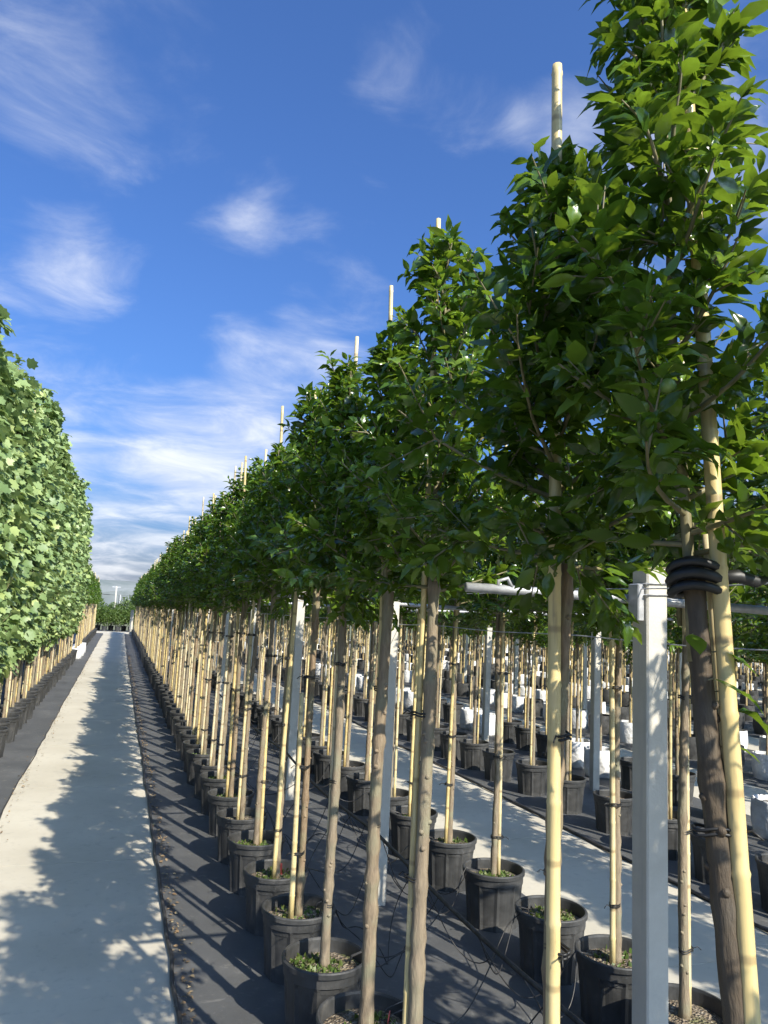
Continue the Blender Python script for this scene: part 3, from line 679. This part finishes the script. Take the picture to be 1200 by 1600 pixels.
# ------------------------------------------------------------------ left bed: tall column trees, then a stretch of white bags
XL = -1.36
gL = 'tall leafy column trees left of the shaded path'
LY = [3.2]
while LY[-1] < 26.5: LY.append(LY[-1]+float(rng.uniform(.50, .60)))
for i, y in enumerate(LY):
    kb = len(LY)-1-i
    isn = 5.4 < y < 10.5
    potted_tree((XL+float(rng.normal(0, .02)), y, 0), (f'tall pale green column tree, {ORD[kb]} counting back from the white bags beside the path' if kb < 20 else 'tall pale green column tree of big lobed leaves in the left path-side row'), gL, 400+i, detail=1, kind='column', name='column_tree', near=((4.3+.1*(i % 4), .36) if isn else False), nleaf=260, drop=float(rng.uniform(-.3, .12)))
y = LY[-1]+.6; i = len(LY)
gL2 = 'bare-stemmed staked trees at the end of the left bed'
while y < 50:
    wb_ = 27 <= y < 31.5
    potted_tree((XL+float(rng.normal(0, .02))+(.12 if wb_ else 0), y, 0), 'bare-stemmed staked tree in white grow bag, past the column trees left of the path' if wb_ else 'bare-stemmed staked tree in black pot, past the white bags left of the path', gL2, 500+i, detail=0, bag=wb_, spread=.85, name='bagged_tree' if wb_ else 'potted_tree'); y += float(rng.uniform(.55, .7)); i += 1
y = 7.0; i = 0
while y < 26:
    potted_tree((XL-1.35, y, 0), 'tall pale green column tree in the second row left of the path, behind the first', 'column trees in the second row left of the path', 450+i, detail=0, kind='column', name='column_tree'); y += .62; i += 1

# ------------------------------------------------------------------ the rest of the nursery beyond the second bed: a mass of stems, bags and crowns
def mass():
    r = np.random.default_rng(5); V = []; F = []; MI = []; nv = 0; LP = []; LD = []; LN = []; LZ = []
    ang = np.arange(5)*2*math.pi/5; ang8 = np.arange(8)*2*math.pi/8
    rows = [(XB, 40.4), (4.56, 36.4), (6.05, 34.4)]+[(PW0+PERIOD*k+dx, max(4.5, (PW0+PERIOD*k+dx)*.6-1)) for k in range(2, 10) for dx in (1.84, 3.23)]
    for X, y in rows:
        for _ in (0,):
            while y < 50:
                for (rad, zz, ox, mi) in ((.017, (.2, 2.1), 0, 0), (.013, (.2, 3.15), .03, 1)):
                    lx, ly = r.normal(0, .02, 2)
                    for z, q in ((zz[0], 0), (zz[1], 1)): V.append(np.stack([X+ox+lx*q+rad*np.cos(ang), y+ly*q+rad*np.sin(ang), np.full(5, z)], 1))
                    F += [(nv+j, nv+(j+1) % 5, nv+5+(j+1) % 5, nv+5+j) for j in range(5)]; MI += [mi]*5; nv += 10
                s = r.uniform(.9, 1.1)
                for z, rr_ in ((0, .17), (.15, .20), (.34, .19)): V.append(np.stack([X+s*rr_*np.cos(ang8), y+s*rr_*np.sin(ang8), np.full(8, z)], 1))
                F += [(nv+q*8+j, nv+q*8+(j+1) % 8, nv+q*8+8+(j+1) % 8, nv+q*8+8+j) for q in range(2) for j in range(8)]; MI += [2 if r.random() < .38 else 4]*16; nv += 24
                V.append(np.stack([X+s*.185*np.cos(ang8), y+s*.185*np.sin(ang8), np.full(8, .30)], 1)); F += [(nv, nv+1, nv+2, nv+3), (nv, nv+3, nv+4, nv+7), (nv+4, nv+5, nv+6, nv+7)]; MI += [3]*3; nv += 8
                n = 230; u = r.random(n)**1.3; a = r.uniform(0, 6.28, n); q = .50*(1-.7*u)*np.sqrt(r.random(n))
                LP.append(np.stack([X+q*np.cos(a), y+q*np.sin(a), 1.62+1.4*u], 1)); LD.append(r.normal(0, 1, (n, 3))*np.array([1, 1, .6])); LN.append(np.array([0, 0, 1])+r.normal(0, .5, (n, 3))); LZ.append(r.uniform(.12, .20, n))
                y += r.uniform(.62, .85)
    V = np.concatenate(V); F = np.array(F)
    o = obj('tree_stand', mesh('tree_stand', V, F, ['bark', 'bamboo', 'bag', 'soil', 'pot'], False, MI)); o['kind'] = 'stuff'; o['label'] = 'mass of staked stems in white bags beyond the second bed'; o['category'] = 'nursery trees'
    o2 = obj('tree_stand_crowns', leaves_mesh('tree_stand_crowns', 'shrub', np.concatenate(LP), frames(np.concatenate(LD), np.concatenate(LN)), np.concatenate(LZ), 'apple_leaf'), o); o2['kind'] = 'stuff'
mass()

# ------------------------------------------------------------------ far end: potted shrubs, shade house, lamp mast
def shrub_mesh(seed, R=.55, h=1.75, n=1900):
    r = np.random.default_rng(seed); u = r.normal(0, 1, (n, 3)); u /= np.linalg.norm(u, axis=1)[:, None]; q = r.random(n)**.4
    lump = 1+.18*np.sin(u[:, 0]*5+seed)*np.cos(u[:, 1]*4)
    P = u*(q*lump)[:, None]*np.array([R, R, (h-.4)/2])+np.array([0, 0,   .36+(h-.36)/2]); D = u+r.normal(0, .6, (n, 3)); Nn = u+np.array([0, 0, .8])+r.normal(0, .4, (n, 3))
    return leaves_mesh('foliage', 'shrub', P, frames(D, Nn), r.uniform(.06, .12, n), 'shrub_leaf')
SH = [shrub_mesh(i) for i in range(3)]
stemb = MB()
for a in (0, 2.1, 4.2): stemb.tube([(0, 0, .25), (.06*math.cos(a), .06*math.sin(a), .6), (.2*math.cos(a), .2*math.sin(a), 1.2)], [.015, .012, .006], 6)
STB = stemb.mesh('stem', 'bark', True)
for row, (yy_, hh) in enumerate(((YE+4.0, 1.0), (YE+5.4, 1.18))):
    for j in range(24):
        o = obj('potted_shrub', None, None, (-6+j*.86+.4*row, yy_+float(rng.normal(0, .1)), 0), (0, 0, float(rng.uniform(0, 6)))); tag(o, ['round bushy green shrub in black pot across the end of the paths', 'taller bushy green shrub behind the shrubs across the path end'][row], 'shrub', ['potted shrubs across the end of the paths', 'second line of potted shrubs'][row])
        s = hh*float(rng.uniform(.92, 1.1)); obj('pot', POT, o); obj('stem', STB, o, scale=(s, s, s)); obj('foliage', SH[j % 3], o, scale=(s, s, s))
# shade house
g = obj('shade_house', None, None, (-30, 130, 0)); tag(g, 'long grey netted shade house below the hills beyond the path end', 'shade house')
b = MB()
for k in range(6):
    x0 = k*12; b.add([(x0, 0, 3.3), (x0+6, 0, 3.9), (x0+12, 0, 3.3), (x0, 40, 3.3), (x0+6, 40, 3.9), (x0+12, 40, 3.3)], [(0, 1, 4, 3), (1, 2, 5, 4)])
    b.add([(x0, 0, 3.3), (x0+12, 0, 3.3), (x0+6, 0, 3.9)], [(0, 1, 2)])
obj('roof', b.mesh('roof', 'net'), g)
b = MB(); b.box(0, 72, .1, .2, 0, 3.25); obj('wall', b.mesh('wall', 'net'), g)
pm = MB(); pm.box(-.1, .1, -.1, .1, -.05, 3.32); PMM = pm.mesh('frame_post', 'steel')
for k in range(13): obj('frame_post', PMM, g, loc=(k*6, -.12, 0))
b = MB(); b.tube([(0, 0, -.05), (0, 0, 3.0), (0, 0, 4.0)], [.12, .10, .09], 10); lm = b.mesh('shaft', 'post', True)
g = obj('white_mast', None, None, (-.55, 100, 0)); tag(g, 'slim white mast rising beyond the shrubs at the path end', 'mast'); obj('shaft', lm, g)
b = MB(); b.box(-.5, .5, -.06, .06, 3.86, 3.96); obj('cross_bar', b.mesh('cross_bar', 'steel'), g)
g = obj('concrete_post', None, None, (.80, 50.3, 0)); tag(g, 'pale concrete end post where the right-hand row meets the cross path', 'post'); obj('shaft', POSTM, g, scale=(2.2, 2.2, .72))
